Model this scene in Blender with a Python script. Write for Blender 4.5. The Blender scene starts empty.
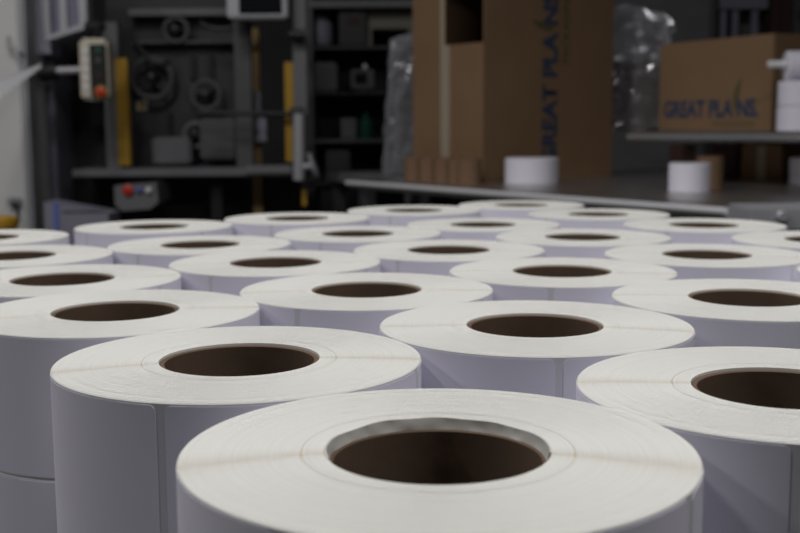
import bpy, bmesh, math, random
from mathutils import Vector, Matrix, noise

C = bpy.context.scene.collection
SC = bpy.context.scene
random.seed(7)
PI = math.pi

# ---------------------------------------------------------------- camera
TOP = 0.985                      # height of the tops of the label rolls
CAMZ = TOP + 0.1211
FPX, PITCH, ROLL = 1106.7, math.radians(7.293), math.radians(-0.35)
cp, sp_ = math.cos(PITCH), math.sin(PITCH)
cr, sr = math.cos(ROLL), math.sin(ROLL)
FWD = Vector((0, cp, -sp_))
RT0, DN0 = Vector((1, 0, 0)), Vector((0, -sp_, -cp))
RT = cr * RT0 - sr * DN0
DN = sr * RT0 + cr * DN0
camd = bpy.data.cameras.new('camera')
cam = bpy.data.objects.new('camera', camd)
C.objects.link(cam)
m3 = Matrix((RT, -DN, -FWD)).transposed()
cam.matrix_world = Matrix.Translation((0, 0, CAMZ)) @ m3.to_4x4()
camd.sensor_width = 36.0
camd.lens = FPX / 800 * 36.0
camd.clip_start = 0.02
camd.dof.use_dof = True
camd.dof.focus_distance = 0.56
camd.dof.aperture_fstop = 13.0
SC.camera = cam

# ---------------------------------------------------------------- world and light
w = bpy.data.worlds.new('world')
SC.world = w
w.use_nodes = True
bg = w.node_tree.nodes['Background']
bg.inputs['Color'].default_value = (0.62, 0.62, 0.74, 1)
bg.inputs['Strength'].default_value = 0.026


def area_light(name, loc, target, sx, sy, power, col):
    d = bpy.data.lights.new(name, 'AREA')
    d.shape = 'RECTANGLE'
    d.size, d.size_y = sx, sy
    d.energy = power
    d.color = col
    o = bpy.data.objects.new(name, d)
    C.objects.link(o)
    o.location = loc
    v = Vector(target) - Vector(loc)
    o.rotation_euler = v.to_track_quat('-Z', 'Y').to_euler()
    return o


COOL = (1.0, 0.98, 0.96)
area_light('ceiling_tube_light', (0.65, 0.30, 2.85), (0.65, 0.30, 0), 1.2, 0.2, 33, COOL)
area_light('ceiling_tube_light', (-1.9, 0.42, 3.5), (-1.7, 0.42, 0), 0.25, 0.3, 20, COOL)
area_light('ceiling_tube_light', (-3.2, 0.70, 3.5), (-2.4, 0.70, 0), 0.25, 0.3, 27, COOL)
area_light('ceiling_tube_light', (-1.3, 1.9, 3.6), (-0.9, 2.2, 0), 0.3, 1.2, 40, COOL)
SC.view_settings.view_transform = 'Standard'
SC.view_settings.look = 'None'
SC.view_settings.gamma = 1.0
SC.view_settings.use_curve_mapping = False
SC.view_settings.exposure = 0.0

# ---------------------------------------------------------------- helpers


def direc(px, py):
    u0, v0 = (px - 400) / FPX, (py - 266.5) / FPX
    return FWD + u0 * RT + v0 * DN


def at(px, py, Y):
    d = direc(px, py)
    return Vector((0, 0, CAMZ)) + d * (Y / d.y)


def onz(px, py, z):
    d = direc(px, py)
    return Vector((0, 0, CAMZ)) + d * ((z - CAMZ) / d.z)


def mat(name, col, rough=0.6, metal=0.0, var=0.0, scale=20.0, bump=0.0, spec=0.4):
    m = bpy.data.materials.new(name)
    m.use_nodes = True
    nt = m.node_tree
    b = nt.nodes['Principled BSDF']
    b.inputs['Base Color'].default_value = (*col, 1)
    b.inputs['Roughness'].default_value = rough
    b.inputs['Metallic'].default_value = metal
    b.inputs['Specular IOR Level'].default_value = spec
    if var or bump:
        tc = nt.nodes.new('ShaderNodeTexCoord')
        n = nt.nodes.new('ShaderNodeTexNoise')
        n.inputs['Scale'].default_value = scale
        n.inputs['Detail'].default_value = 5
        nt.links.new(tc.outputs['Object'], n.inputs['Vector'])
        if var:
            r = nt.nodes.new('ShaderNodeMix')
            r.data_type = 'RGBA'
            r.inputs[6].default_value = (*[max(0, c * (1 - var)) for c in col], 1)
            r.inputs[7].default_value = (*[min(1, c * (1 + var)) for c in col], 1)
            nt.links.new(n.outputs['Fac'], r.inputs[0])
            nt.links.new(r.outputs[2], b.inputs['Base Color'])
        if bump:
            bp = nt.nodes.new('ShaderNodeBump')
            bp.inputs['Strength'].default_value = bump
            bp.inputs['Distance'].default_value = 0.002
            nt.links.new(n.outputs['Fac'], bp.inputs['Height'])
            nt.links.new(bp.outputs['Normal'], b.inputs['Normal'])
    return m


class MB:
    """collects shapes into one mesh"""

    def __init__(self):
        self.bm = bmesh.new()

    def box(self, lo, hi, bevel=0.0, M=None):
        lo, hi = Vector(lo), Vector(hi)
        r = bmesh.ops.create_cube(self.bm, size=1.0)
        vs = r['verts']
        c, s = (lo + hi) / 2, hi - lo
        for v in vs:
            v.co = Vector((v.co.x * s.x, v.co.y * s.y, v.co.z * s.z)) + c
        if bevel:
            es = list({e for v in vs for e in v.link_edges})
            rb = bmesh.ops.bevel(self.bm, geom=es, offset=bevel, segments=2, affect='EDGES')
            vs = rb['verts']
        if M is not None:
            bmesh.ops.transform(self.bm, matrix=M, verts=list(vs))
        return self

    def tube(self, pts, r, n=14, cap=True):
        pts = [Vector(p) for p in pts]
        rings = []
        prev = None
        for i, p in enumerate(pts):
            if i == 0:
                d = pts[1] - p
            elif i == len(pts) - 1:
                d = p - pts[i - 1]
            else:
                d = (pts[i + 1] - p).normalized() + (p - pts[i - 1]).normalized()
            d.normalize()
            if prev is None:
                a = d.orthogonal().normalized()
            else:
                a = (prev - d * prev.dot(d)).normalized()
            prev = a
            b = d.cross(a)
            rr = r[i] if isinstance(r, (list, tuple)) else r
            rings.append([self.bm.verts.new(p + (a * math.cos(t) + b * math.sin(t)) * rr)
                          for t in [2 * PI * k / n for k in range(n)]])
        for A, B in zip(rings, rings[1:]):
            for k in range(n):
                self.bm.faces.new((A[k], A[(k + 1) % n], B[(k + 1) % n], B[k]))
        if cap:
            self.bm.faces.new(rings[0][::-1])
            self.bm.faces.new(rings[-1])
        return self

    def lathe(self, prof, n=64, closed=False, M=None):
        rings = []
        for (r, z) in prof:
            rings.append([self.bm.verts.new((r * math.cos(2 * PI * k / n), r * math.sin(2 * PI * k / n), z)) for k in range(n)])
        pairs = list(zip(rings, rings[1:]))
        if closed:
            pairs.append((rings[-1], rings[0]))
        for A, B in pairs:
            for k in range(n):
                self.bm.faces.new((A[k], A[(k + 1) % n], B[(k + 1) % n], B[k]))
        if not closed:
            self.bm.faces.new(rings[0][::-1])
            self.bm.faces.new(rings[-1])
        if M is not None:
            bmesh.ops.transform(self.bm, matrix=M, verts=[v for r in rings for v in r])
        return self

    def torus(self, R, r, M, n=36, k=10):
        prof = [(R + r * math.cos(2 * PI * i / k), r * math.sin(2 * PI * i / k)) for i in range(k)]
        return self.lathe(prof, n, True, M)

    def poly_prism(self, pts, ext):
        """pts: 3D outline, ext: extrusion vector"""
        a = [self.bm.verts.new(p) for p in pts]
        b = [self.bm.verts.new(Vector(p) + Vector(ext)) for p in pts]
        n = len(a)
        self.bm.faces.new(a)
        self.bm.faces.new(b[::-1])
        for i in range(n):
            self.bm.faces.new((a[i], b[i], b[(i + 1) % n], a[(i + 1) % n]))
        return self

    def build(self, name, m, parent=None, smooth=False):
        bmesh.ops.recalc_face_normals(self.bm, faces=self.bm.faces[:])
        me = bpy.data.meshes.new(name)
        self.bm.to_mesh(me)
        self.bm.free()
        if smooth:
            me.shade_smooth()
            me.set_sharp_from_angle(angle=math.radians(35))
        me.materials.append(m)
        o = bpy.data.objects.new(name, me)
        C.objects.link(o)
        if parent is not None:
            o.parent = parent
            o.matrix_parent_inverse = world_of(parent).inverted()
        return o


def world_of(o):
    if o.type == 'EMPTY':
        M = Matrix.Translation(o.location) @ o.rotation_euler.to_matrix().to_4x4()
        return (world_of(o.parent) @ o.matrix_parent_inverse @ M) if o.parent else M
    return (world_of(o.parent) @ o.matrix_parent_inverse @ o.matrix_basis) if o.parent else o.matrix_basis.copy()


def tag(o, label, cat, group=None):
    o['label'] = label
    o['category'] = cat
    if group:
        o['group'] = group
    return o


def thing(name, label, cat, loc, rz=0.0, group=None):
    o = bpy.data.objects.new(name, None)
    o.empty_display_size = 0.05
    C.objects.link(o)
    o.location = loc
    o.rotation_euler = (0, 0, rz)
    return tag(o, label, cat, group)


def struct(o):
    o['kind'] = 'structure'
    return o


def text_mesh(name, s, length, cap, m, parent, origin, xd, yd, bold=0.03, ext=0.0003):
    cu = bpy.data.curves.new(name, 'FONT')
    cu.body = s
    cu.size = 1.0
    cu.offset = bold
    cu.extrude = 0.0
    to = bpy.data.objects.new(name, cu)
    C.objects.link(to)
    dg = bpy.context.evaluated_depsgraph_get()
    me = bpy.data.meshes.new_from_object(to.evaluated_get(dg))
    C.objects.unlink(to)
    bpy.data.objects.remove(to)
    xs = [v.co.x for v in me.vertices]
    ys = [v.co.y for v in me.vertices]
    x0, x1, y0, y1 = min(xs), max(xs), min(ys), max(ys)
    xd, yd = Vector(xd).normalized(), Vector(yd).normalized()
    nd = xd.cross(yd)
    for v in me.vertices:
        v.co = Vector(origin) + xd * ((v.co.x - x0) / (x1 - x0) * length) + yd * ((v.co.y - y0) / (y1 - y0) * cap) + nd * ext
    me.materials.clear()
    me.materials.append(m)
    o = bpy.data.objects.new(name, me)
    C.objects.link(o)
    o.parent = parent
    o.matrix_parent_inverse = world_of(parent).inverted()
    return o


# ---------------------------------------------------------------- materials
M = {}
M['concrete'] = mat('concrete', (0.09, 0.088, 0.085), 0.75, var=0.3, scale=3, bump=0.2)
M['wall'] = mat('dark_wall_paint', (0.055, 0.055, 0.058), 0.8, var=0.15, scale=2)
M['steel'] = mat('brushed_steel', (0.60, 0.585, 0.57), 0.33, 1.0, var=0.12, scale=30)
M['steel_lip'] = mat('steel_lip', (0.42, 0.42, 0.43), 0.3, 0.6)
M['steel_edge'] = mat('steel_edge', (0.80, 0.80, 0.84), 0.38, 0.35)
M['liner'] = mat('liner_face', (0.62, 0.62, 0.65), 0.5, spec=0.3)
M['adhesive'] = mat('label_adhesive_edge', (0.84, 0.72, 0.38), 0.7, spec=0.2)
M['card'] = mat('cardboard', (0.21, 0.133, 0.078), 0.85, var=0.12, scale=6, spec=0.1)
M['card_in'] = mat('cardboard_inside', (0.20, 0.125, 0.07), 0.9, var=0.1, spec=0.1)
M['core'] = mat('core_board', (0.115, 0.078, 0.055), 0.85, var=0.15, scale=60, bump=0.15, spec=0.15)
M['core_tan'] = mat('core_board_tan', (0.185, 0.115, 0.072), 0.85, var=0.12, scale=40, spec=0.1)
M['label'] = mat('label_face', (0.72, 0.71, 0.80), 0.55, var=0.015, scale=40, spec=0.25)
M['tape'] = mat('packing_tape', (0.36, 0.30, 0.23), 0.35)
M['ink'] = mat('blue_ink', (0.04, 0.056, 0.10), 0.8, spec=0.1)
M['green_ink'] = mat('green_ink', (0.095, 0.088, 0.045), 0.8, spec=0.1)
M['charcoal'] = mat('charcoal_paint', (0.033, 0.033, 0.036), 0.55, var=0.35, scale=9)
M['black'] = mat('black_plastic', (0.012, 0.012, 0.013), 0.45)
M['grey'] = mat('grey_paint', (0.145, 0.145, 0.155), 0.45, var=0.15, scale=10)
M['midgrey'] = mat('mid_grey_paint', (0.30, 0.30, 0.32), 0.45, var=0.1, scale=10)
M['dgrey'] = mat('dark_grey_paint', (0.075, 0.077, 0.082), 0.5, var=0.2, scale=10)
M['pale'] = mat('pale_grey_paint', (0.60, 0.60, 0.60), 0.5, var=0.08, scale=5)
M['lilac'] = mat('blue_grey_paint', (0.20, 0.20, 0.25), 0.5, var=0.1, scale=8)
M['pane'] = mat('bluish_pane', (0.20, 0.20, 0.27), 0.25)
M['panelblue'] = mat('blue_grey_panel', (0.48, 0.48, 0.58), 0.5, var=0.08)
M['alu'] = mat('aluminium', (0.42, 0.42, 0.45), 0.45, 0.4)
M['cream'] = mat('cream_plastic', (0.55, 0.51, 0.42), 0.5)
M['yellow'] = mat('yellow_paint', (0.38, 0.22, 0.018), 0.5, var=0.1)
M['red'] = mat('red_plastic', (0.45, 0.03, 0.02), 0.4)
M['blue'] = mat('blue_plastic', (0.10, 0.14, 0.40), 0.4)
M['white'] = mat('white_plastic', (0.70, 0.70, 0.72), 0.4)
M['paper'] = mat('white_paper', (0.88, 0.88, 0.92), 0.6)
M['wood'] = mat('raw_wood', (0.42, 0.28, 0.14), 0.8, var=0.15, scale=15)
M['tan'] = mat('tan_board', (0.20, 0.19, 0.16), 0.8)
M['green'] = mat('green_plastic', (0.02, 0.10, 0.06), 0.4)
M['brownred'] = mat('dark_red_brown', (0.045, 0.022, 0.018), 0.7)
M['glass'] = mat('dark_screen', (0.01, 0.011, 0.014), 0.12)
M['crumple'] = mat('crumpled_liner', (0.44, 0.43, 0.40), 0.6, var=0.06, scale=80)


def plastic_mat():
    m = bpy.data.materials.new('clear_plastic_film')
    m.use_nodes = True
    nt = m.node_tree
    b = nt.nodes['Principled BSDF']
    b.inputs['Base Color'].default_value = (0.80, 0.80, 0.86, 1)
    b.inputs['Roughness'].default_value = 0.16
    b.inputs['Coat Weight'].default_value = 1.0
    b.inputs['Coat Roughness'].default_value = 0.12
    b.inputs['Metallic'].default_value = 0.25
    b.inputs['Specular IOR Level'].default_value = 0.8
    lw = nt.nodes.new('ShaderNodeLayerWeight')
    lw.inputs['Blend'].default_value = 0.35
    mr = nt.nodes.new('ShaderNodeMapRange')
    mr.inputs['To Min'].default_value = 0.16
    mr.inputs['To Max'].default_value = 0.75
    nt.links.new(lw.outputs['Facing'], mr.inputs['Value'])
    nt.links.new(mr.outputs['Result'], b.inputs['Alpha'])
    return m


M['film'] = plastic_mat()


def winding_mat():
    """edge of wound label stock: off-white, thin rings of slightly different paper tone"""
    m = bpy.data.materials.new('wound_paper_edge')
    m.use_nodes = True
    nt = m.node_tree
    N, L = nt.nodes, nt.links
    b = N['Principled BSDF']
    tc = N.new('ShaderNodeTexCoord')
    sx = N.new('ShaderNodeSeparateXYZ')
    L.new(tc.outputs['Object'], sx.inputs[0])
    cb = N.new('ShaderNodeCombineXYZ')
    L.new(sx.outputs['X'], cb.inputs['X'])
    L.new(sx.outputs['Y'], cb.inputs['Y'])
    ln = N.new('ShaderNodeVectorMath')
    ln.operation = 'LENGTH'
    L.new(cb.outputs[0], ln.inputs[0])
    n = N.new('ShaderNodeTexNoise')
    n.noise_dimensions = '1D'
    n.inputs['Scale'].default_value = 700
    n.inputs['Detail'].default_value = 4
    L.new(ln.outputs['Value'], n.inputs['W'])
    mx = N.new('ShaderNodeMix')
    mx.data_type = 'RGBA'
    mx.inputs[6].default_value = (0.675, 0.67, 0.645, 1)
    mx.inputs[7].default_value = (0.79, 0.79, 0.765, 1)
    L.new(n.outputs['Fac'], mx.inputs[0])
    L.new(mx.outputs[2], b.inputs['Base Color'])
    b.inputs['Roughness'].default_value = 0.75
    b.inputs['Specular IOR Level'].default_value = 0.2
    return m


M['winding'] = winding_mat()

# ---------------------------------------------------------------- room
struct(MB().box((-6, -3, -0.1), (7, 8.2, 0)).build('floor', M['concrete']))
struct(MB().box((-6, 7.6, 0), (7, 7.8, 4.2)).build('wall_back', M['wall']))

# ---------------------------------------------------------------- label rolls
R_OUT, R_IN, R_CORE, H = 0.0940, 0.0414, 0.0384, 0.0855


GD = 0.0019                      # depth of the gaps between wound layers


def winding_mesh():
    rnd = random.Random(3)
    prof = [(R_IN, 0.0), (R_IN, H - 0.0006)]
    r = R_IN
    pitch = 0.00055
    k = 0
    while r < R_OUT - pitch * 1.5:
        z = H - abs(rnd.gauss(0, 0.000022)) - (0.00006 if (k % 23) in (14, 15) else 0)
        g = 0.00020
        if k == 15:
            g = 0.00038
        prof += [(r + 0.00003, z), (r + pitch - g, z), (r + pitch - g, H - 0.0005), (r + pitch - g + 0.00001, H - GD), (r + pitch - 0.00001, H - GD), (r + pitch, H - 0.0005)]
        r += pitch
        k += 1
    prof += [(r, H - 0.0001), (R_OUT - 0.0003, H - 0.0001), (R_OUT, H - 0.0005), (R_OUT, 0.0004), (R_OUT - 0.0004, 0.0)]
    n = 176
    cs = [(math.cos(2 * PI * i / n), math.sin(2 * PI * i / n)) for i in range(n)]
    verts = [(rr * c, rr * s, z) for (rr, z) in prof for (c, s) in cs]
    faces = []
    mats = []
    P = len(prof)
    for i in range(P):
        a, b = i * n, ((i + 1) % P) * n
        for q in range(n):
            q2 = (q + 1) % n
            faces.append((a + q2, a + q, b + q, b + q2))
            z_, r_ = min(prof[i][1], prof[(i + 1) % P][1]), prof[i][0]
            mats.append(2 if z_ < H - GD + 0.0001 and z_ > H - GD - 0.0001 and r_ > R_IN + 1e-4 and r_ < R_OUT - 1e-4 else (1 if r_ >= R_OUT - 1e-6 else 0))
    me = bpy.data.meshes.new('paper_winding')
    me.from_pydata(verts, [], faces)
    bm = bmesh.new()
    bm.from_mesh(me)
    bmesh.ops.recalc_face_normals(bm, faces=bm.faces[:])
    bm.to_mesh(me)
    bm.free()
    me.shade_smooth()
    me.set_sharp_from_angle(angle=math.radians(30))
    for mm in ('winding', 'liner', 'adhesive'):
        me.materials.append(M[mm])
    me.polygons.foreach_set('material_index', mats)
    return me


def label_patch(a0, a1, R, h, inset=0.0014, rad=0.0032, th=0.00018):
    """one die-cut label with rounded corners lying on the outside of the roll"""
    mb = MB()
    bm = mb.bm
    cols = []
    aw = rad / R
    angs = [a0 + aw * (1 - math.cos(PI / 2 * i / 6)) for i in range(7)]
    angs += [a0 + aw + (a1 - a0 - 2 * aw) * i / 40 for i in range(1, 40)]
    angs += [a1 - aw * (1 - math.cos(PI / 2 * (6 - i) / 6)) for i in range(7)]
    for a in angs:
        d = min(a - a0, a1 - a) * R
        cut = 0 if d >= rad else rad - math.sqrt(max(0, rad * rad - (rad - d) ** 2))
        z0, z1 = inset + cut, h - inset - cut
        c, s = math.cos(a), math.sin(a)
        cols.append([bm.verts.new((rr * c, rr * s, z)) for (rr, z) in
                     ((R - 0.0003, z0), (R + th, z0), (R + th, z1), (R - 0.0003, z1))])
    for A, B in zip(cols, cols[1:]):
        for k in range(3):
            bm.faces.new((A[k], B[k], B[k + 1], A[k + 1]))
    bm.faces.new(cols[0])
    bm.faces.new(cols[-1][::-1])
    return mb


proto = {}


def make_roll_proto():
    proto['winding'] = winding_mesh()
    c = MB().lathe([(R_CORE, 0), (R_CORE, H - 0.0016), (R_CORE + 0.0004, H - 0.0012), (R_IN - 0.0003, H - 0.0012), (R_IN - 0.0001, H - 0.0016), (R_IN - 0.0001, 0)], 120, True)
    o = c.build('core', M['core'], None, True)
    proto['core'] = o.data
    bpy.data.objects.remove(o)
    gap = 0.0042 / R_OUT
    proto['labels'] = []
    for k in range(4):
        a0 = k * PI / 2 + gap / 2
        o = label_patch(a0, a0 + PI / 2 - gap, R_OUT, H).build('die_cut_label', M['label'], None, True)
        proto['labels'].append(o.data)
        bpy.data.objects.remove(o)


make_roll_proto()


def child(name, me, parent):
    o = bpy.data.objects.new(name, me)
    C.objects.link(o)
    o.parent = parent
    return o


def label_roll(x, y, z, rz, label, group=None):
    t = thing('label_roll', label, 'label roll', (x, y, z), rz, group)
    child('paper_winding', proto['winding'], t)
    child('cardboard_core', proto['core'], t)
    for me in proto['labels']:
        child('die_cut_label', me, t)
    return t


# (x, y, dz, degrees of a label gap away from the side facing the camera, label)
ROLLS = [
    (0.0134, 0.3943, 0.0032, 60, 'white label roll nearest the camera, crumpled paper along the rim of its brown core'),
    (-0.0834, 0.5639, 0.0013, -22, 'white label roll touching the nearest roll, large vertical label gap on its front side'),
    (-0.1879, 0.7216, 0.0007, 10, 'white label roll at the left with the roll beneath it showing below its side'),
    (-0.2738, 0.8901, -0.0011, 50, 'white label roll cut by the left picture edge, right behind the visibly stacked pair'),
    (-0.3725, 1.0550, -0.0008, 30, 'half-visible white label roll at the left picture edge, second from the back there'),
    (-0.4660, 1.2250, 0.0, 20, 'white back-row label roll at the far left, before the yellow drum'),
    (0.1761, 0.4979, 0.0005, 3.5, 'white label roll cut by the right picture edge, beside the nearest roll'),
    (0.0815, 0.6617, 0.0004, 8, 'white label roll directly behind the nearest roll, label gap at mid side'),
    (-0.0250, 0.8195, -0.0007, 60, 'white label roll left of and behind the one with a label gap at mid side'),
    (-0.1117, 0.9876, -0.0005, 55, 'white label roll touching the back-left side of the left-of-centre third-row roll'),
    (-0.2084, 1.1502, -0.0013, 50, 'white label roll just before the back-row roll near the grey control box'),
    (-0.2995, 1.3464, 0.0002, 35, 'white back-row label roll in front of the grey control box with red button'),
    (0.2440, 0.7654, 0.0000, 40, 'white label roll cut by the right picture edge, second one back along that edge'),
    (0.1359, 0.9207, -0.0011, -5, 'white label roll right of centre, behind the one with a gap at mid side'),
    (0.0483, 1.0884, -0.0015, 60, 'white label roll mid block, straight in front of the row of cardboard tubes'),
    (-0.0475, 1.2515, -0.0007, 65, 'white label roll behind and left of the one in the middle of the block'),
    (-0.1328, 1.4357, 0.0018, 70, 'white label roll in the back row in front of the dark machine bed'),
    (0.2882, 1.0329, -0.0012, 50, 'white label roll two places from the front corner of the steel table'),
    (0.1995, 1.2021, -0.0011, 60, 'white label roll straight before the right half of the tall box, third row from back'),
    (0.1032, 1.3657, -0.0015, 50, 'white label roll second from the back, below the open side of the tall box'),
    (0.0203, 1.5692, 0.0011, 70, 'white label roll in the back row just left of the farthest roll'),
    (0.1838, 1.6705, 0.0003, 40, 'farthest white label roll, at the back corner by the steel table edge'),
    (0.2679, 1.4895, 0.0004, 45, 'white label roll just right of the farthest roll along the right side of the block'),
    (0.3626, 1.3159, 0.0008, 65, 'white label roll just in front of the front corner of the steel table'),
    (0.4425, 1.1436, 0.0004, 65, 'white label roll at the right picture edge in front of the grey steel cabinet'),
    (0.4230, 0.8930, -0.0006, 30, 'white label roll barely showing at the right picture edge, its left rim only'),
]
Z_TABLE = TOP - 2 * H - 0.002
for i, (x, y, dz, g, lab) in enumerate(ROLLS):
    tc_ = math.atan2(-y, -x)
    t = label_roll(x, y, TOP + dz - H, tc_ + math.radians(g), lab, 'label rolls standing in a block')
    if i == 0:
        first_roll = t
    low_lab = 'white label roll in the lower layer, hidden under the top rolls'
    if i == 2:
        low_lab = 'lower white label roll at the bottom left corner, carrying the left-edge roll'
    lo = label_roll(x, y, Z_TABLE, random.uniform(0, 6), low_lab, 'label rolls of the lower layer')
    lo.scale.z = (TOP + dz - H - Z_TABLE) / H


CORE_DROP = 0.0040
for ch_ in first_roll.children:
    if ch_.name.startswith('cardboard_core'):
        ch_.scale.z = (H - CORE_DROP) / (H - 0.0012)


def liner_tail():
    """crumpled strip of liner paper tucked along the far rim of the core of the nearest roll"""
    mb = MB()
    bm = mb.bm
    cols = []
    a0, a1 = math.radians(-8), math.radians(196)
    n = 150
    rz = first_roll.rotation_euler.z
    for i in range(n + 1):
        f = i / n
        a = a0 + (a1 - a0) * f
        fade = min(1, f / 0.06, (1 - f) / 0.03)
        ca, sa = math.cos(a), math.sin(a)
        w1 = noise.noise(Vector((a * 2.2, 3.1, 0)))
        w2 = noise.noise(Vector((a * 6.0, 9.7, 0)))
        fold = abs(noise.noise(Vector((a * 3.4, 1.7, 4))))
        top = H + 0.0002 + (0.0003 + 0.0009 * w1) * fade
        bot = H - CORE_DROP + 0.0001
        rin = R_CORE + 0.0012 + 0.0005 * w2
        rmid = R_IN - 0.0007 - 0.0016 * fold
        rout = R_IN + 0.0001 + 0.0016 * max(0, w1) * fade
        pts = [(rin, bot), (rmid, (top + bot) / 2), (R_IN - 0.0006, top), (rout, top - 0.0001),
               (rout, top - 0.0004), (R_IN - 0.0002, top - 0.0006), (rmid + 0.0006, (top + bot) / 2), (rin + 0.0004, bot)]
        cols.append([bm.verts.new((r * ca, r * sa, z)) for r, z in pts])
    for A, B in zip(cols, cols[1:]):
        k = len(A)
        for q in range(k):
            bm.faces.new((A[q], B[q], B[(q + 1) % k], A[(q + 1) % k]))
    bm.faces.new(cols[0])
    bm.faces.new(cols[-1][::-1])
    o = mb.build('crumpled_liner_strip', M['crumple'], None, True)
    o.parent = first_roll
    o.rotation_euler.z = -rz
    o['label'] = 'crumpled strip of liner paper at the core rim'


liner_tail()

# table that carries the rolls (hidden under them)
pt = thing('packing_table', 'low dark packing table under the block of label rolls', 'table', (0, 0.95, 0), 0)
MB().box((-0.66, 0.25, Z_TABLE - 0.04), (0.60, 1.79, Z_TABLE), 0.004).build('tabletop', M['dgrey'], pt)
for sx in (-0.62, 0.56):
    for sy in (0.29, 1.75):
        MB().box((sx - 0.025, sy - 0.025, 0), (sx + 0.025, sy + 0.025, Z_TABLE - 0.04), 0.003).build('leg', M['dgrey'], pt)

# ---------------------------------------------------------------- steel table on the right
ZT = CAMZ - 0.207
P0 = onz(729, 208, ZT)
PL = onz(362, 181.5, ZT)
E1 = (PL - P0)
LEN1 = E1.length
E1.normalize()
E2 = Vector((-E1.y, E1.x, 0))
if E2.y < 0:
    E2 = -E2
ROT = math.atan2(E1.y, E1.x)        # table frame: x along the front edge, y towards the front (E2 = -y)


def T(a, b, z=0.0):
    return P0 + E1 * a + E2 * b + Vector((0, 0, z))


def ab(p):
    d = Vector(p) - P0
    return d.dot(E1), d.dot(E2)


TF = Matrix((E1, E2, Vector((0, 0, 1)))).transposed().to_4x4()
TF.translation = Vector((P0.x, P0.y, 0))
DEPTH = 1.75
st = thing('steel_table', 'stainless steel work table with bright rounded front edge behind the label rolls', 'table', (P0.x, P0.y, 0), 0)
MB().box((0.012, 0.012, ZT - 0.03), (LEN1 + .12, DEPTH, ZT), 0.002, TF).build('tabletop', M['steel'], st, True)
MB().tube([T(0, 0.008, -0.0095), T(LEN1 + .12, 0.008, -0.0095)], 0.0095, 16).build('front_edge', M['steel_edge'], st, True)
MB().tube([T(0.008, 0.0, -0.0095), T(0.008, DEPTH, -0.0095)], 0.0095, 16).build('side_edge', M['steel_edge'], st, True)
for a in (0.06, LEN1 + 0.06):
    for b in (0.06, DEPTH - 0.06):
        MB().box((a - 0.025, b - 0.025, 0), (a + 0.025, b + 0.025, ZT - 0.03), 0.003, TF).build('leg', M['steel'], st)
MB().box((0.05, 0.05, 0.25), (LEN1 + 0.07, DEPTH - 0.05, 0.27), 0, TF).build('undershelf', M['dgrey'], st)

# second bench meeting the left end of the steel table
sbn = thing('side_bench', 'grey bench continuing past the left end of the steel table, under the plastic wrapped stack', 'bench', tuple(T(LEN1 + 0.45, 0.65, -ZT)), 0)
MB().box((LEN1 + 0.135, 0.30, ZT - 0.04), (LEN1 + 0.80, 1.05, ZT), 0.004, TF).build('bench_top', M['grey'], sbn, True)
for a in (LEN1 + 0.18, LEN1 + 0.75):
    for b in (0.35, 1.0):
        MB().box((a - 0.022, b - 0.022, 0), (a + 0.022, b + 0.022, ZT - 0.04), 0.003, TF).build('leg', M['dgrey'], sbn)

# raised shelf on the steel table
ZS = CAMZ - 0.028
sb0, sb1 = 0.74, 1.55
sa1 = 1.06
sh = thing('raised_shelf', 'long raised steel shelf above the back of the steel table', 'shelf', tuple(T(0.5, 1.0)), 0)
MB().box((-0.35, sb0, ZS - 0.034), (sa1, sb1, ZS), 0.004, TF).build('shelf_board', M['steel'], sh, True)
MB().tube([T(-0.35, sb0, ZS - 0.02 - ZT), T(sa1, sb0, ZS - 0.02 - ZT)], 0.012, 12).build('front_lip', M['steel_lip'], sh, True)
for a, b in ((sa1 - 0.24, sb0 + 0.12), (0.04, sb1 - 0.04), (sa1 - 0.04, sb1 - 0.04)):
    MB().box((a - 0.02, b - 0.02, ZT), (a + 0.02, b + 0.02, ZS - 0.034), 0.002, TF).build('leg', M['dgrey'], sh)

# ---------------------------------------------------------------- cardboard boxes


def frame(origin, xd):
    xd = Vector(xd).normalized()
    yd = Vector((-xd.y, xd.x, 0))
    F = Matrix((xd, yd, Vector((0, 0, 1)))).transposed().to_4x4()
    F.translation = Vector(origin)
    return F


def leaf(name, parent, origin, xd, yd, s):
    xd, yd = Vector(xd).normalized(), Vector(yd).normalized()
    nd = xd.cross(yd)
    mb = MB()
    prev = None
    for i in range(13):
        f = i / 12
        c = Vector((0.22 * f * f, f, 0))
        wd = 0.11 * math.sin(PI * min(1, f * 1.02)) ** 0.8 + 0.012
        a = mb.bm.verts.new(Vector(origin) + xd * (c.x - wd) * s + yd * c.y * s + nd * 0.0004)
        b = mb.bm.verts.new(Vector(origin) + xd * (c.x + wd) * s + yd * c.y * s + nd * 0.0004)
        if prev:
            mb.bm.faces.new((prev[0], prev[1], b, a))
        prev = (a, b)
    return mb.build(name, M['green_ink'], parent)


# big box standing on end: near vertical edge, left (open) side and printed right side
b1 = onz(484, 182.5, ZT)
dl = Vector((-0.60, 0.80, 0)).normalized()
dr = Vector((0.80, 0.60, 0)).normalized()


def solve_len(o, d, px):
    # length along d from o where the vertical line projects to column px (at table height)
    lo_, hi_ = 0.0, 3.0

    def col(t):
        p = o + d * t - Vector((0, 0, CAMZ))
        return 400 + FPX * p.dot(RT) / p.dot(FWD)
    up = col(1.0) > col(0.0)
    for _ in range(50):
        mid = (lo_ + hi_) / 2
        if (col(mid) < px) == up:
            lo_ = mid
        else:
            hi_ = mid
    return lo_


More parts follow.
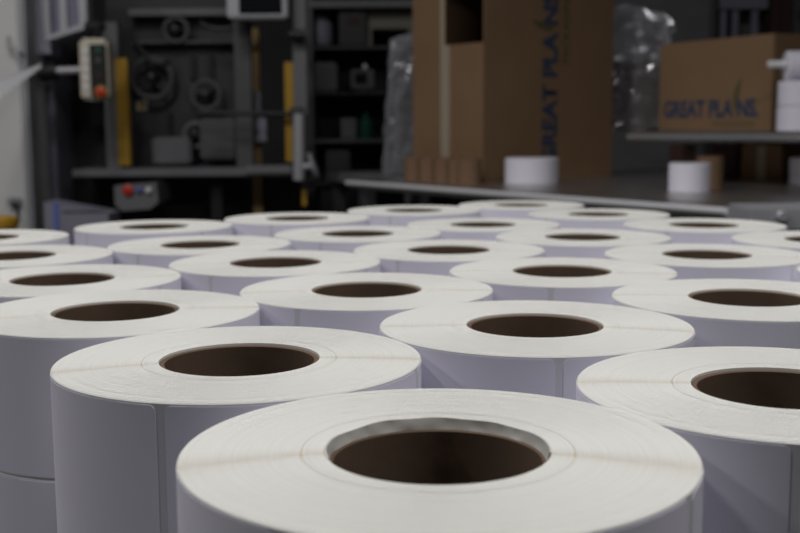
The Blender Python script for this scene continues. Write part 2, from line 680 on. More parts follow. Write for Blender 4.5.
L1, L2, HB = solve_len(b1, dl, 414.5), solve_len(b1, dr, 611), 0.80
bx = thing('cardboard_box', 'tall brown cardboard box standing on end on the steel table, printed lettering running upward', 'box', tuple(b1 + dl * L1 / 2 + dr * L2 / 2), 0)
F1 = frame(b1, dr)                  # x along the printed side, y along dl
body = MB()
body.box((0, 0, 0), (L2, 0.006, HB), 0, F1)                       # printed side
body.box((0, L1 - 0.006, 0), (L2, L1, HB), 0, F1)                 # far side
body.box((L2 - 0.006, 0.006, 0), (L2, L1 - 0.006, HB), 0, F1)     # back
body.box((0, 0.006, 0), (L2 - 0.006, L1 - 0.006, 0.006), 0, F1)
body.box((0, 0.006, HB - 0.006), (L2 - 0.006, L1 - 0.006, HB), 0, F1)
body.build('box_body', M['card'], bx)
yseam = solve_len(b1, dl, 446)
zop = at(462, 44, b1.y + 0.1).z - ZT
MB().box((-0.004, 0.0, 0.0), (0.002, yseam - 0.002, zop), 0.001, F1).build('flap', M['card'], bx)
MB().box((-0.006, yseam + 0.002, 0.0), (0.0, L1, HB), 0.001, F1).build('flap', M['card'], bx)
MB().box((-0.0075, yseam - 0.028, 0.0), (-0.0042, yseam + 0.002, zop), 0, F1).build('packing_tape', M['tape'], bx)
MB().box((-0.0078, yseam - 0.002, 0.0), (-0.006, yseam + 0.022, HB), 0, F1).build('packing_tape', M['tape'], bx)
# lettering: runs upward; baseline at the right
tx = solve_len(b1, dr, 556.5)
ch = tx - solve_len(b1, dr, 541.0)
pz = lambda py, t: at(550, py, (b1 + dr * t).y).z
z0 = pz(166, tx)
z1 = pz(-12, tx)
up, lf = Vector((0, 0, 1)), -dr
nrm = up.cross(lf)
org = Vector((b1.x, b1.y, 0)) + dr * tx + nrm * 0.0004
half = (z1 - z0)
full = 'GREAT PLA NS.'
text_mesh('printed_lettering', full, half, ch, M['ink'], bx, org + up * z0, up, lf, 0.045)
leaf('printed_leaf', bx, org + up * pz(29, tx) + lf * 0.02, up, lf, 0.115)
tx2 = solve_len(b1, dr, 567.5)
text_mesh('printed_lettering', 'PACKAGING', pz(-10, tx2) - pz(64, tx2), tx2 - solve_len(b1, dr, 560.5), M['green_ink'], bx,
          Vector((b1.x, b1.y, 0)) + dr * tx2 + nrm * 0.0004 + up * pz(64, tx2), up, lf, 0.02)

# box on the shelf, printed front
pr = onz(772, 131.0, ZS)
q = 3.62
pr = at(772, 100, 3.70)
pr.z = ZS
plf = at(659, 100, 4.20)
plf.z = ZS
d3 = (plf - pr)
W3 = d3.length
d3.normalize()
F3 = frame(pr, -d3)                 # x to the right along front, y ... away from camera
H3 = at(772, 33, 3.70).z - ZS
bx3 = thing('cardboard_box', 'brown cardboard box on the raised shelf with blue lettering low on its front', 'box', tuple((pr + plf) / 2), 0)
MB().box((-W3, 0, 0), (0, 0.42, H3), 0.003, F3).build('box_body', M['card'], bx3)
fx = F3.to_3x3() @ Vector((1, 0, 0))
fy = F3.to_3x3() @ Vector((0, 1, 0))


def col_at(o, d, t):
    p = o + d * t - Vector((0, 0, CAMZ))
    return 400 + FPX * p.dot(RT) / p.dot(FWD)


def len3(px):
    return solve_len(plf, fx, px)


def z3(px, py):
    return at(px, py, (plf + fx * len3(px)).y).z


t0_, t1_ = len3(663), len3(758)
zb = z3(710, 118)
zc = z3(710, 99.5)
base3 = Vector((plf.x, plf.y, 0)) - fy * 0.0004
text_mesh('printed_lettering', full, t1_ - t0_, zc - zb, M['ink'], bx3, base3 + fx * t0_ + up * zb, fx, up, 0.045)
leaf('printed_leaf', bx3, base3 + fx * len3(734) + up * (zb + 0.02), fx, up, 0.115)
text_mesh('printed_lettering', 'PACKAGING', len3(755) - len3(712), z3(735, 121) - z3(735, 127), M['green_ink'], bx3,
          base3 + fx * len3(712) + up * z3(735, 127), fx, up, 0.02)
MB().box((-W3 / 2 - 0.0, -0.0, H3), (-W3 / 2 + 0.002, 0.42, H3 + 0.001), 0, F3).build('flap_seam', M['tape'], bx3)


def plain_box(a0, a1, b0, b1_, z, h, label, m=None):
    t = thing('cardboard_box', label, 'box', tuple(T((a0 + a1) / 2, (b0 + b1_) / 2, z - ZT)), 0)
    MB().box((a0, b0, z), (a1, b1_, z + h), 0.003, TF).build('box_body', m or M['card'], t)
    MB().box(((a0 + a1) / 2 - 0.02, b0 - 0.0006, z + 0.004), ((a0 + a1) / 2 + 0.02, b0, z + h - 0.004), 0, TF).build('packing_tape', M['tape'] if m is None else m, t)
    return t


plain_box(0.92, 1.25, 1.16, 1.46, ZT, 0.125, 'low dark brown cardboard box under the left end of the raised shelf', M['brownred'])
plain_box(0.10, 0.42, 1.16, 1.44, ZT, 0.135, 'brown cardboard box under the right part of the raised shelf')
plain_box(0.72, 0.90, 1.16, 1.44, ZT, 0.13, 'small brown cardboard box under the raised shelf behind the smaller white roll')

# ---------------------------------------------------------------- crumpled plastic


def film_cover(name, label, lo_pts, hi_pts, seed, amp, parent=None, rows=34, top_pinch=0.35):
    """a draped film sleeve: outline of base points -> gathered top"""
    mb = MB()
    bm = mb.bm
    n = 72
    base = lo_pts
    rings = []
    k = len(base)

    def loop(pts, f):
        s = f * len(pts)
        i = int(s) % len(pts)
        fr = s - int(s)
        return Vector(pts[i]).lerp(Vector(pts[(i + 1) % len(pts)]), fr)
    for j in range(rows + 1):
        v = j / rows
        ring = []
        for i in range(n):
            f = i / n
            p = loop(lo_pts, f).lerp(loop(hi_pts, f), v)
            d = Vector((noise.noise(Vector((f * 22 + seed, v * 5, 0))), noise.noise(Vector((f * 22, v * 5 + seed, 7))), 0.4 * noise.noise(Vector((f * 18, v * 18, seed)))))
            d2 = Vector((noise.noise(p * 26 + Vector((seed, 0, 0))), noise.noise(p * 26 + Vector((0, seed, 0))), noise.noise(p * 26 + Vector((0, 0, seed)))))
            ring.append(bm.verts.new(p + d * amp + d2 * amp * 0.6 * (0.2 + v) * (1 if j else 0)))
        rings.append(ring)
    for A, B in zip(rings, rings[1:]):
        for i in range(n):
            bm.faces.new((A[i], A[(i + 1) % n], B[(i + 1) % n], B[i]))
    # gathered crown
    ctr = sum((v.co for v in rings[-1]), Vector()) / n
    prev = rings[-1]
    for s in (0.7, 0.4, 0.15):
        ring = [bm.verts.new(ctr + (v.co - ctr) * s + Vector((0, 0, 0.02 * (1 - s) + amp * 1.6 * noise.noise(v.co * 30 + Vector((s * 9, seed, 0)))))) for v in rings[-1]]
        for i in range(n):
            bm.faces.new((prev[i], prev[(i + 1) % n], ring[(i + 1) % n], ring[i]))
        prev = ring
    bm.faces.new(prev)
    o = mb.build(name, M['film'], parent, False)
    tag(o, label, 'plastic wrap')
    return o


def rect_pts(p, hx, hy, z, grow=0.0, ang=0.0):
    c, s = math.cos(ang), math.sin(ang)
    out = []
    for i in range(16):
        a = 2 * PI * i / 16
        x = math.copysign(abs(math.cos(a)) ** 0.5, math.cos(a)) * (hx + grow)
        y = math.copysign(abs(math.sin(a)) ** 0.5, math.sin(a)) * (hy + grow)
        out.append((p.x + x * c - y * s, p.y + x * s + y * c, z))
    return out


# left of the tall box: a wrapped load on the table
pw = at(404, 150, 4.72)
htop = at(400, 36, 4.72).z
wl = tag(MB().box((pw.x - 0.045, pw.y - 0.10, ZT), (pw.x + 0.12, pw.y + 0.10, htop - 0.05), 0.01).build('wrapped_stack', M['dgrey']),
         'dark grey stack of goods under plastic film, left of the tall cardboard box', 'stack')
film_cover('plastic_wrap', 'clear plastic film hanging over the dark stack left of the tall cardboard box',
           rect_pts(pw + Vector((0.03, 0, 0)), 0.105, 0.13, ZT + 0.003, 0.012), rect_pts(pw + Vector((0.035, 0, 0)), 0.09, 0.115, htop - 0.02, 0.0), 3.3, 0.018)
# right of the tall box, on the shelf
pw2 = at(634, 100, 4.62)
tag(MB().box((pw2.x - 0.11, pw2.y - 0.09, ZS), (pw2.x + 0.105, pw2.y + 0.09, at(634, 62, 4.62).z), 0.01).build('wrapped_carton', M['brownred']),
    'dark carton under crumpled plastic, between the two printed boxes', 'carton')
film_cover('plastic_wrap', 'crumpled clear plastic bag bunched up between the two printed cardboard boxes',
           rect_pts(pw2, 0.135, 0.12, ZS + 0.003, 0.01), [(x_, y_, at(634, 16, 4.62).z - 0.30 * (x_ - pw2.x)) for (x_, y_, z_) in rect_pts(pw2 + Vector((0.01, 0, 0)), 0.13, 0.10, 0, 0.0)], 8.1, 0.030)

# ---------------------------------------------------------------- cores and small rolls on the table
ccd = MB().lathe([(0.0375, 0), (0.0375, 0.088), (0.0405, 0.088), (0.0405, 0)], 48, True).build('core_proto', M['core_tan'], None, True)
core_me = ccd.data
bpy.data.objects.remove(ccd)
c0 = onz(470.5, 184.5, ZT) + Vector((0, 0.04, 0))
c1 = Vector(((431 - 400) / FPX * 4.24, 4.24, ZT))
order = ['rightmost, nearest tube', 'second tube from the right', 'middle tube', 'second tube from the left', 'leftmost, farthest tube']
for k in range(5):
    p = c0.lerp(c1, k / 4)
    d_ = (p - b1).dot(Vector((-0.8, -0.6, 0)))
    if d_ < 0.064:
        p += Vector((-0.8, -0.6, 0)) * (0.064 - d_)
    o = bpy.data.objects.new('cardboard_core', core_me)
    C.objects.link(o)
    o.location = (p.x, p.y, ZT)
    tag(o, 'empty brown cardboard core, ' + order[k] + ' of the row before the tall box', 'cardboard tube', 'row of cardboard cores on the steel table')


def small_roll(name, label, loc, R, h, lying=False, rin=0.0385, group=None):
    t = thing(name, label, 'label roll', loc, 0.0, group)
    rin = min(rin, R - 0.02)
    Mx = Matrix.Identity(4)
    if lying:
        Mx = Matrix.Translation((0, 0, R)) @ Matrix.Rotation(PI / 2, 4, 'Y') @ Matrix.Translation((0, 0, -h / 2))
    prof = [(rin + 0.003, 0), (rin + 0.003, h), (R - 0.0045, h), (R - 0.0035, h - 0.0016), (R, h - 0.0026), (R, 0.0026), (R - 0.0035, 0.0016), (R - 0.0045, 0)]
    a = MB().lathe(prof, 96, True, Mx).build('paper_winding', M['label'], None, True)
    b = MB().lathe([(rin, 0.001), (rin, h - 0.001), (rin + 0.0029, h - 0.001), (rin + 0.0029, 0.001)], 64, True, Mx).build('cardboard_core', M['core_tan'], None, True)
    for o in (a, b):
        o.parent = t
    return t, Mx


def on_table(px, py, R):
    p = onz(px, py, ZT)
    d = Vector((p.x, p.y, 0)).normalized()
    return Vector((p.x, p.y, ZT)) + d * R


r1 = on_table(531.5, 185.5, 0.094)
small_roll('label_roll', 'wide white label roll alone on the steel table before the tall box', tuple(r1), 0.0925, 0.091)
r2 = on_table(689, 194, 0.066)
small_roll('label_roll', 'smaller white label roll on the steel table near its front corner', tuple(r2), 0.061, 0.0890)
r3 = on_table(812, 185, 0.066)
small_roll('label_roll', 'white label roll cut by the right picture edge, on the steel table under the shelf', tuple(r3), 0.075, 0.089)
cc = on_table(709.5, 189.5, 0.041)
o = bpy.data.objects.new('cardboard_core', core_me)
C.objects.link(o)
o.location = tuple(cc)
o.scale.z = 1.16
tag(o, 'brown cardboard core standing just behind the smaller white roll', 'cardboard tube')

ys = 3.52
sx0 = at(777.5, 120, ys).x
rs = 0.075
hs = 0.0785
s1, _ = small_roll('label_roll', 'white label roll standing on the raised shelf, bottom of the stack', (sx0 + rs, ys, ZS), rs, hs, group='label rolls stacked on the shelf')
s2, _ = small_roll('label_roll', 'white label roll second up in the shelf stack, dark mark on its side', (sx0 + rs + 0.001, ys, ZS + hs), rs, hs, group='label rolls stacked on the shelf')
MB().box((-0.012, -0.0008, -0.012), (0.012, 0.0008, 0.012), 0.0,
         Matrix.Translation((sx0 + rs + rs * math.sin(math.radians(-7)), ys - rs * math.cos(math.radians(-7)), ZS + hs + 0.026))
         ).build('printed_mark', M['ink'], s2)
rl = 0.0465
t3 = thing('label_roll', 'white roll lying on its side on top of the shelf stack, spindle sticking out', 'label roll', (sx0 + 0.118, ys - 0.01, ZS + 2 * hs), math.radians(-4))
Ml = Matrix.Translation((0, 0, rl)) @ Matrix.Rotation(PI / 2, 4, 'Y') @ Matrix.Translation((0, 0, -0.1))
o1 = MB().lathe([(0.012, 0), (0.012, 0.2), (rl - 0.004, 0.2), (rl, 0.196), (rl, 0.004), (rl - 0.004, 0)], 64, True, Ml).build('paper_winding', M['label'], None, True)
o1.parent = t3
Ml2 = Matrix.Translation((-0.155, 0, rl + 0.006)) @ Matrix.Rotation(PI / 2, 4, 'Y')
o2 = MB().lathe([(0.009, 0), (0.0115, 0.003), (0.0115, 0.20), (0.009, 0.203)], 32, False, Ml2).build('spindle', M['white'], None, True)
o2.parent = t3

# ---------------------------------------------------------------- grey cabinet at right behind the rolls
ga, gb = at(752, 209, 2.25), at(840, 209, 2.25)
gc = thing('steel_cabinet', 'grey steel cabinet top with a round knob behind the rolls at the right edge', 'cabinet', ((ga.x + gb.x) / 2, 2.33, 0), 0)
MB().box((ga.x, 2.25, 0), (gb.x, 2.42, ga.z), 0.004).build('cabinet_body', M['midgrey'], gc)
kp = at(781, 216, 2.25)
MB().lathe([(0.010, 0), (0.012, 0.003), (0.012, 0.012), (0.009, 0.016)], 24, False, Matrix.Translation(kp) @ Matrix.Rotation(PI / 2, 4, 'X')).build('knob', M['alu'], gc, True)
MB().box((ga.x + 0.01, 2.246, ga.z - 0.045), (gb.x - 0.01, 2.25, ga.z - 0.042), 0).build('door_gap', M['black'], gc)

# ---------------------------------------------------------------- label press on the left
YM = 4.6


def pbox(mb, px0, py0, px1, py1, Y, depth, bevel=0.003):
    a, b = at(px0, py1, Y), at(px1, py0, Y)
    mb.box((a.x, Y, a.z), (b.x, Y + depth, b.z), min(bevel, (b.x - a.x) / 4, (b.z - a.z) / 4))
    return mb


def part(name, rects, m, parent, bevel=0.003, smooth=False):
    mb = MB()
    for r in rects:
        pbox(mb, *r, bevel=bevel)
    return mb.build(name, m, parent, smooth)


pm = thing('label_press', 'dark label printing machine with yellow bars and posts behind the rolls', 'machine', (at(180, 200, YM).x, YM + 0.3, 0), 0)
# heavy frame down to the floor
fa, fb = at(36, 200, YM + 0.25), at(306, 200, YM + 0.25)
MB().box((fa.x, YM + 0.3, 0.0), (fb.x, YM + 0.9, 0.78), 0.01).build('machine_base', M['charcoal'], pm)
part('back_panel', [(112, -60, 246, 172, YM + 0.28, 0.12)], M['charcoal'], pm)
part('side_panel', [(28, -40, 48, 240, YM + 0.05, 0.5)], M['lilac'], pm)
part('inner_panel', [(48, 44, 110, 235, YM + 0.30, 0.10)], M['charcoal'], pm)
part('bed_beam', [(72, 168, 306, 177, YM - 0.05, 0.4)], M['grey'], pm)
part('bed_rail', [(244, 165.5, 292, 175, YM - 0.12, 0.06)], M['grey'], pm, 0.008)
part('post', [(107, 22, 117, 170, YM - 0.02, 0.06)], M['grey'], pm)
part('post', [(237, 20, 250, 172, YM + 0.08, 0.06)], M['dgrey'], pm)
part('post', [(294, -40, 305, 116, YM - 0.02, 0.06)], M['grey'], pm)
part('post', [(305, 60, 313, 182, YM + 0.2, 0.06)], M['dgrey'], pm)
part('safety_bar', [(118.5, 58, 126.5, 166, YM - 0.03, 0.04)], M['yellow'], pm)
part('safety_bar', [(286, 62, 293, 162, YM - 0.0, 0.04)], M['yellow'], pm)
part('yellow_stub', [(302, 190, 306.5, 206, YM - 0.05, 0.03)], M['yellow'], pm)
# round pillar with knob
pa, pb_ = at(299, 180, YM - 0.1), at(299, 114, YM - 0.1)
MB().tube([pa, pb_], 0.025, 24).build('white_column', M['alu'], pm, True)
for py in (35, 113):
    p = at(297, py, YM - 0.06)
    MB().tube([p + Vector((-0.03, 0, 0)), p + Vector((0.03, 0, 0))], 0.022, 20).build('clamp', M['black'], pm, True)
p = at(314, 166, YM - 0.12)
MB().lathe([(0.03, -0.01), (0.055, -0.006), (0.058, 0.0), (0.055, 0.006), (0.03, 0.01)], 36, False,
           Matrix.Translation(p) @ Matrix.Rotation(PI / 2 - 0.35, 4, 'Y')).build('handwheel', M['alu'], pm, True)
MB().tube([at(300, 167, YM - 0.1), at(314, 166, YM - 0.12)], 0.014, 14).build('shaft', M['alu'], pm, True)
MB().tube([at(196, 113, YM - 0.04), at(300, 114, YM - 0.04)], 0.010, 14).build('black_rod', M['black'], pm, True)
# rollers and wheels on the panel
for (px, py, Rw, mm) in ((152, 78, 0.085, 'dgrey'), (206, 95, 0.06, 'dgrey'), (222, 152, 0.075, 'dgrey'), (176, 30, 0.05, 'dgrey'), (196, 135, 0.05, 'grey')):
    p = at(px, py, YM + 0.22)
    Mx = Matrix.Translation(p) @ Matrix.Rotation(PI / 2, 4, 'X')
    hw = MB().torus(Rw, 0.011, Mx).build('guide_wheel', M[mm], pm, True)
    hb = MB().lathe([(0.02, -0.06), (0.02, 0.03), (0.012, 0.035)], 20, False, Mx)
    for k in range(3):
        an = 2 * PI * k / 3 + px
        hb.tube([Mx @ Vector((0, 0, 0)), Mx @ Vector((Rw * math.cos(an), Rw * math.sin(an), 0))], 0.007, 8)
    hb.build('wheel_hub', M['black'], hw, True)
part('slot', [(190, 55, 195, 80, YM + 0.26, 0.02)], M['black'], pm)
part('slot', [(168, 112, 172, 146, YM + 0.26, 0.02)], M['black'], pm)
part('slot', [(208, 55, 213, 80, YM + 0.26, 0.02)], M['black'], pm)
part('motor_block', [(152, 137, 190, 165, YM + 0.12, 0.16)], M['grey'], pm, 0.01)
part('motor_block', [(200, 118, 236, 160, YM + 0.14, 0.14)], M['dgrey'], pm, 0.01)
part('guard', [(128, 8, 236, 16, YM + 0.2, 0.08)], M['grey'], pm)
part('guide_bar', [(132, 40, 236, 44, YM + 0.22, 0.06)], M['dgrey'], pm)
st_ = part('warning_sticker', [(137, 100, 147, 110, YM + 0.272, 0.004)], M['cream'], pm, 0)
part('pictogram', [(139, 104, 144, 109, YM + 0.270, 0.003)], M['yellow'], st_, 0)
# tray / window unit upper left
tr = part('window_frame', [(44, -50, 46.5, 36, YM - 0.2, 0.08), (60, -50, 64, 32, YM - 0.18, 0.04), (79, -50, 84, 28, YM - 0.2, 0.08)], M['alu'], pm)
part('window_pane', [(46, -50, 80, 34, YM - 0.16, 0.02)], M['pane'], pm)
part('side_cover', [(27, -50, 46, 54, YM - 0.1, 0.14)], M['panelblue'], pm)
mb = MB()
sp0 = [at(46, 36, YM - 0.22), at(84, 23, YM - 0.22), at(84, 29, YM - 0.22), at(46, 41, YM - 0.22)]
mb.poly_prism(sp0, (0, 0.36, 0)).build('sill', M['alu'], pm)
part('black_knob', [(83, 21, 101, 30, YM - 0.22, 0.08)], M['black'], pm, 0.008)
MB().tube([at(40, 73, 4.43), at(57, 71, 4.43)], 0.035, 16).build('roller_end', M['black'], pm, True)
MB().tube([at(54, 71, 4.43), at(84, 70, 4.43)], 0.016, 14).build('arm', M['alu'], pm, True)
# control pendant
cpn = part('control_pendant', [(80.5, 38, 106.5, 100, YM - 0.30, 0.10)], M['cream'], pm, 0.012)
part('keypad_panel', [(91, 44, 105, 97, YM - 0.304, 0.01)], M['black'], cpn)
for k in range(5):
    part('key', [(83.5, 48 + k * 9, 88.5, 53.5 + k * 9, YM - 0.306, 0.008)], M['white'], cpn, 0.001)
for (px, py, mm) in ((98, 50, 'green'), (98, 60, 'dgrey'), (99, 75, 'brownred')):
    part('key', [(px - 2.5, py - 2.5, px + 2.5, py + 2.5, YM - 0.308, 0.008)], M[mm], cpn, 0.001)
ep = at(101, 92, YM - 0.31)
MB().lathe([(0.016, 0), (0.018, 0.006), (0.018, 0.010), (0.010, 0.014)], 28, False, Matrix.Translation(ep) @ Matrix.Rotation(PI / 2, 4, 'X')).build('emergency_stop', M['red'], cpn, True)
MB().torus(0.021, 0.004, Matrix.Translation(ep) @ Matrix.Rotation(PI / 2, 4, 'X')).build('button_collar', M['yellow'], cpn, True)
MB().tube([at(97, 40, YM - 0.25), at(97, 26, YM - 0.2)], 0.014, 12).build('pendant_hanger', M['black'], cpn, True)
# lower control box
mb = MB()
qa = [at(114, 186, YM - 0.16), at(156, 183, YM - 0.16), at(158.5, 202, YM - 0.16), at(150, 209, YM - 0.16), at(122, 211, YM - 0.16), at(115, 205, YM - 0.16)]
cbx = mb.poly_prism(qa, (0, 0.25, 0)).build('control_box', M['grey'], pm)
for (px, mm, rr) in ((128.5, 'red', 0.022), (139.5, 'blue', 0.012), (149, 'white', 0.012)):
    Mx = Matrix.Translation(at(px, 190, YM - 0.16)) @ Matrix.Rotation(PI / 2, 4, 'X')
    MB().lathe([(rr * 0.8, 0), (rr, 0.006), (rr, 0.012), (rr * 0.6, 0.017)], 24, False, Mx).build('emergency_stop' if mm == 'red' else 'push_button', M[mm], cbx, True)
# hanging display
dsp = part('display', [(227, -50, 286, 18.5, YM - 0.1, 0.12)], M['alu'], pm, 0.008)
part('screen', [(239, -46, 281, 14, YM - 0.104, 0.01)], M['glass'], dsp)
part('display_arm', [(255, -60, 262, -40, YM - 0.05, 0.4)], M['black'], pm)
part('white_plate', [(254, 118, 266, 142, YM + 0.15, 0.02), (252, 92, 260, 112, YM + 0.16, 0.02)], M['lilac'], pm)
part('front_skirt', [(72, 177, 300, 240, YM + 0.26, 0.05)], M['black'], pm)
part('diagonal_leg', [(212, 178, 222, 240, YM + 0.05, 0.06)], M['black'], pm)

# cable loops
for (x0, y0, x1, y1, sag, Y) in ((130, 30, 170, 60, 14, YM + 0.2), (200, 22, 246, 18, 9, YM + 0.1), (40, 200, 75, 232, -6, YM - 0.1)):
    pts = []
    for i in range(13):
        f = i / 12
        pts.append(at(x0 + (x1 - x0) * f, y0 + (y1 - y0) * f + sag * 4 * f * (1 - f), Y))
    MB().tube(pts, 0.008, 8).build('cable', M['black'], pm, True)

# wooden plank leaning between the posts
wp = MB()
wb, wt = at(256, 112, YM + 0.2), at(254, 28, YM + 0.26)
wp.poly_prism([wb + Vector((-0.02, 0, -0.52)), wb + Vector((0.018, 0, -0.52)), wt + Vector((0.022, 0, 0)), wt + Vector((-0.024, 0, 0))], (0, 0.022, 0))
tag(wp.build('wooden_plank', M['wood']), 'narrow pale wooden plank leaning upright inside the dark machine', 'plank')

# paper web feeding in at left
wbm = MB()
wbm.poly_prism([at(-40, 96, 3.80), at(41, 63.5, 4.30), at(41, 67.5, 4.29), at(-40, 128, 3.72)], (0, 0.003, 0))
tag(wbm.build('paper_web', M['paper']), 'white strip of paper running up into the machine at the left edge', 'paper')

# pale cabinet at the far left
YC = 4.3
ca = thing('machine_cabinet', 'pale grey metal cabinet along the left edge of the picture', 'cabinet', (at(0, 200, YC).x, YC + 0.3, 0), 0)
xa, xb, xc = at(-60, 100, YC).x, at(23, 100, YC).x, at(34, 200, YC).x
MB().box((xa, YC, 0), (xb, YC + 0.28, 2.0), 0.01).build('door', M['pale'], ca)
MB().box((xb + 0.002, YC - 0.02, 0), (xc, YC + 0.10, 2.0), 0.012).build('corner_post', M['alu'], ca, True)
lt = at(14, 201, YC - 0.02)
MB().box((lt.x - 0.025, YC - 0.035, lt.z - 0.014), (lt.x + 0.025, YC, lt.z + 0.014), 0.006).build('latch', M['alu'], ca, True)
lk = at(17, 206, YC - 0.05)
MB().tube([lt + Vector((0, -0.01, 0)), lk, lk + Vector((0.004, 0, -0.06))], 0.006, 10).build('latch_handle', M['black'], ca, True)
hd = at(14, 44, YC - 0.03)
MB().tube([hd + Vector((-0.03, 0.03, 0.03)), hd + Vector((-0.02, -0.01, 0.0)), hd + Vector((0.02, -0.01, -0.03)), hd + Vector((0.03, 0.03, -0.04))], 0.007, 10).build('handle', M['alu'], ca, True)

# low blue grey case
lp = at(75, 214, 4.05)
cs = thing('metal_case', 'low blue-grey metal case standing on the floor beside the pale cabinet', 'case', (lp.x, 4.2, 0), 0)
x0c, x1c = at(44, 210, 4.05).x, at(108, 210, 4.05).x
MB().poly_prism([Vector((x0c, 4.05, 0)), Vector((x1c, 4.05, 0)), Vector((x1c, 4.05, at(108, 214, 4.05).z)), Vector((x0c, 4.05, at(44, 202, 4.05).z))], (0, 0.16, 0)).build('case_body', M['lilac'], cs)
part('strap', [(54.5, 203, 58, 230, 4.045, 0.006)], M['blue'], cs, 0)
part('lid_seam', [(62, 211, 105, 212.2, 4.046, 0.006)], M['black'], cs, 0)

# yellow drum
yd_ = onz(-8, 219, at(0, 219, 3.3).z)
dr_ = thing('yellow_drum', 'yellow drum with rounded rim at the left edge behind the rolls', 'drum', (yd_.x, yd_.y + 0.05, 0), 0)
zt_ = yd_.z
o = MB().lathe([(0.052, 0), (0.055, 0.01), (0.055, zt_ - 0.03), (0.060, zt_ - 0.024), (0.060, zt_ - 0.004), (0.056, zt_)], 48, False).build('drum_body', M['yellow'], None, True)
o.parent = dr_
o = MB().lathe([(0.05, zt_), (0.05, zt_ + 0.003), (0.046, zt_ + 0.004)], 48, False).build('drum_lid', M['yellow'], None, True)
o.parent = dr_

# ---------------------------------------------------------------- rack and clutter in the dark behind the middle
YR = 5.9
ra, rb = at(308, 200, YR), at(424, 200, YR)
rk = thing('storage_rack', 'dark storage rack with pale top beam behind the plastic wrapped stack', 'rack', ((ra.x + rb.x) / 2, YR + 0.2, 0), 0)
for px in (309, 424):
    p = at(px, 100, YR)
    MB().box((p.x - 0.025, YR, 0), (p.x + 0.025, YR + 0.4, 1.95), 0.003).build('upright', M['dgrey'], rk)
part('top_beam', [(308, 0, 426, 7.5, YR - 0.01, 0.42)], M['grey'], rk)
part('shelf_board', [(308, 46, 426, 49, YR, 0.4)], M['dgrey'], rk)
part('shelf_board', [(308, 139, 426, 143, YR, 0.4)], M['grey'], rk)
part('shelf_board', [(308, 92, 426, 95, YR, 0.4)], M['charcoal'], rk)
part('shelf_board', [(308, 181, 426, 186, YR, 0.4)], M['dgrey'], rk)
part('back_board', [(308, 7, 426, 190, YR + 0.41, 0.02)], M['charcoal'], rk)

bb = part('storage_bin', [(339, 9.5, 366, 45.7, YR + 0.05, 0.25)], M['black'], None, 0.006)
tag(bb, 'black storage bin with a dull red tag on the top rack shelf', 'bin')
part('red_tag', [(348, 17, 360, 24, YR + 0.045, 0.006)], M['brownred'], bb, 0)
tag(part('tan_board', [(367, 9, 414, 29, YR + 0.1, 0.25), (367, 29, 372, 45.7, YR + 0.1, 0.25), (408, 29, 414, 45.7, YR + 0.1, 0.25)], M['tan'], None), 'olive-grey open carton on the top rack shelf right of the black bin', 'carton')
tk = at(321, 45.7, YR + 0.16)
tz1 = at(321, 13, YR + 0.16).z
tn = MB().lathe([(0.060, tk.z), (0.065, tk.z + 0.01), (0.065, tz1 - 0.06), (0.045, tz1 - 0.03), (0.02, tz1)], 32, False, Matrix.Translation((tk.x, tk.y, 0))).build('grey_canister', M['lilac'], None, True)
tag(tn, 'blue-grey canister on the top rack shelf left of the black bin', 'canister')
tag(part('blue_grey_crate', [(312, 62, 337, 91.7, YR + 0.05, 0.25)], M['dgrey'], None, 0.01), 'blue-grey crate on the second rack shelf', 'crate')
mo = thing('small_monitor', 'small grey monitor with a dark screen on the second rack shelf', 'monitor', tuple(at(362, 92, YR + 0.1)), 0)
part('casing', [(351, 69, 374, 89, YR + 0.08, 0.05)], M['dgrey'], mo, 0.006)
part('screen', [(355, 73, 367, 84, YR + 0.076, 0.008)], M['glass'], mo)
part('stand', [(359, 88, 366, 91.9, YR + 0.08, 0.08)], M['black'], mo)
part('white_cap', [(363, 64, 367, 69, YR + 0.09, 0.02)], M['white'], mo)
gp = at(366, 139, YR + 0.1)
gz = at(366, 113, YR + 0.1).z
tag(MB().lathe([(0.035, gp.z), (0.037, gp.z + 0.005), (0.037, gz - 0.05), (0.015, gz - 0.02), (0.015, gz)], 32, False, Matrix.Translation((gp.x, gp.y, 0))).build('green_bottle', M['green'], None, True),
    'dark green bottle on the third rack shelf', 'bottle')
tag(part('grey_carton', [(341, 118, 356, 138.8, YR + 0.1, 0.2)], M['grey'], None, 0.004), 'small grey carton on the third rack shelf beside the green bottle', 'carton')
tag(part('dark_toolbox', [(326, 150, 350, 180.8, YR + 0.05, 0.25)], M['dgrey'], None, 0.008), 'dark grey toolbox on the bottom rack shelf', 'toolbox')

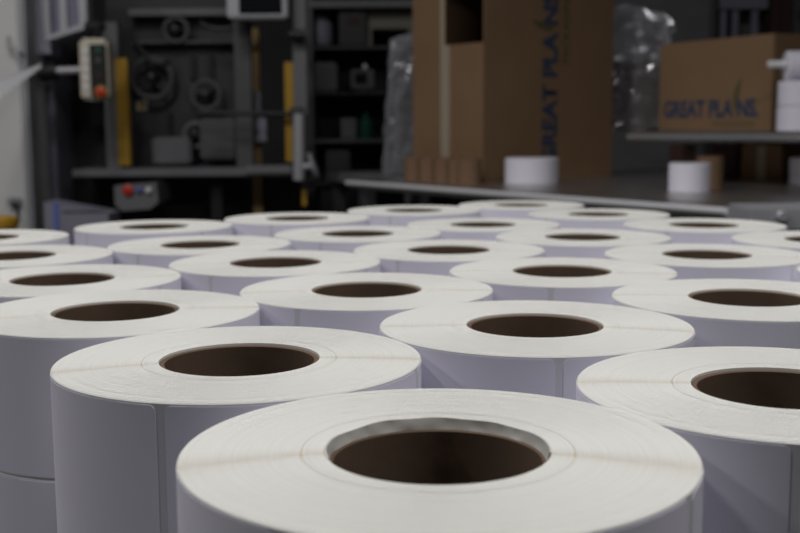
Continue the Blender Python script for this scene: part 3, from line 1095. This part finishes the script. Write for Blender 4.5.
# ---------------------------------------------------------------- background right, above the shelf box
YB = 6.4
wa = at(604, 100, YB)
pn = thing('partition_panel', 'plain grey partition panel behind the plastic bag', 'panel', (at(660, 100, YB).x, YB, 0), 0)
x0, x1 = at(590, 100, YB).x, at(713.5, 100, YB).x
MB().box((x0, YB, 0), (x1, YB + 0.05, 2.1), 0.003).build('panel_sheet', M['grey'], pn)
MB().box((x1 - 0.035, YB - 0.01, 0), (x1, YB, 2.1), 0.001).build('panel_edge', M['dgrey'], pn)
x2, x3 = x1 + 0.02, at(765, 100, YB).x
fr = thing('machine_guard', 'dark blue-grey guard frame with upright bars above the shelf box', 'guard', ((x2 + x3) / 2, YB, 0), 0)
zt2, zb2 = at(740, 0, YB).z, at(740, 9, YB).z
MB().box((x2, YB, zb2), (x3, YB + 0.06, zt2 + 0.25), 0.004).build('header', M['lilac'], fr)
for px in (724.5, 736.5, 756):
    xx = at(px, 30, YB).x
    MB().box((xx - 0.018, YB + 0.02, 0), (xx + 0.018, YB + 0.05, zb2), 0.004).build('bar', M['lilac'], fr)
MB().box((x2, YB + 0.09, 0), (x3, YB + 0.11, zt2 + 0.2), 0).build('backing', M['black'], fr)
part('lower_plate', [(736, 24, 762, 60, YB + 0.06, 0.02)], M['dgrey'], fr)
x4, x5, x6 = x3 + 0.012, at(791, 20, YB).x, at(860, 20, YB).x
dpn = thing('dark_locker', 'dark red-brown locker at the upper right corner', 'locker', ((x4 + x5) / 2, YB, 0), 0)
MB().box((x4, YB - 0.02, 0), (x5, YB + 0.4, 2.2), 0.004).build('locker_body', M['brownred'], dpn)
MB().box((x4 + 0.05, YB - 0.023, 0.1), (x4 + 0.053, YB - 0.02, 2.1), 0).build('door_gap', M['black'], dpn)
gl = thing('grey_locker', 'grey locker cut by the right picture edge beside the dark one', 'locker', ((x5 + x6) / 2, YB, 0), 0)
MB().box((x5 + 0.004, YB, 0), (x6, YB + 0.4, 2.2), 0.004).build('locker_body', M['dgrey'], gl)
MB().box((x5 + 0.04, YB - 0.012, at(800, 20, YB).z), (x5 + 0.05, YB, at(800, 10, YB).z), 0.001).build('handle', M['black'], gl)
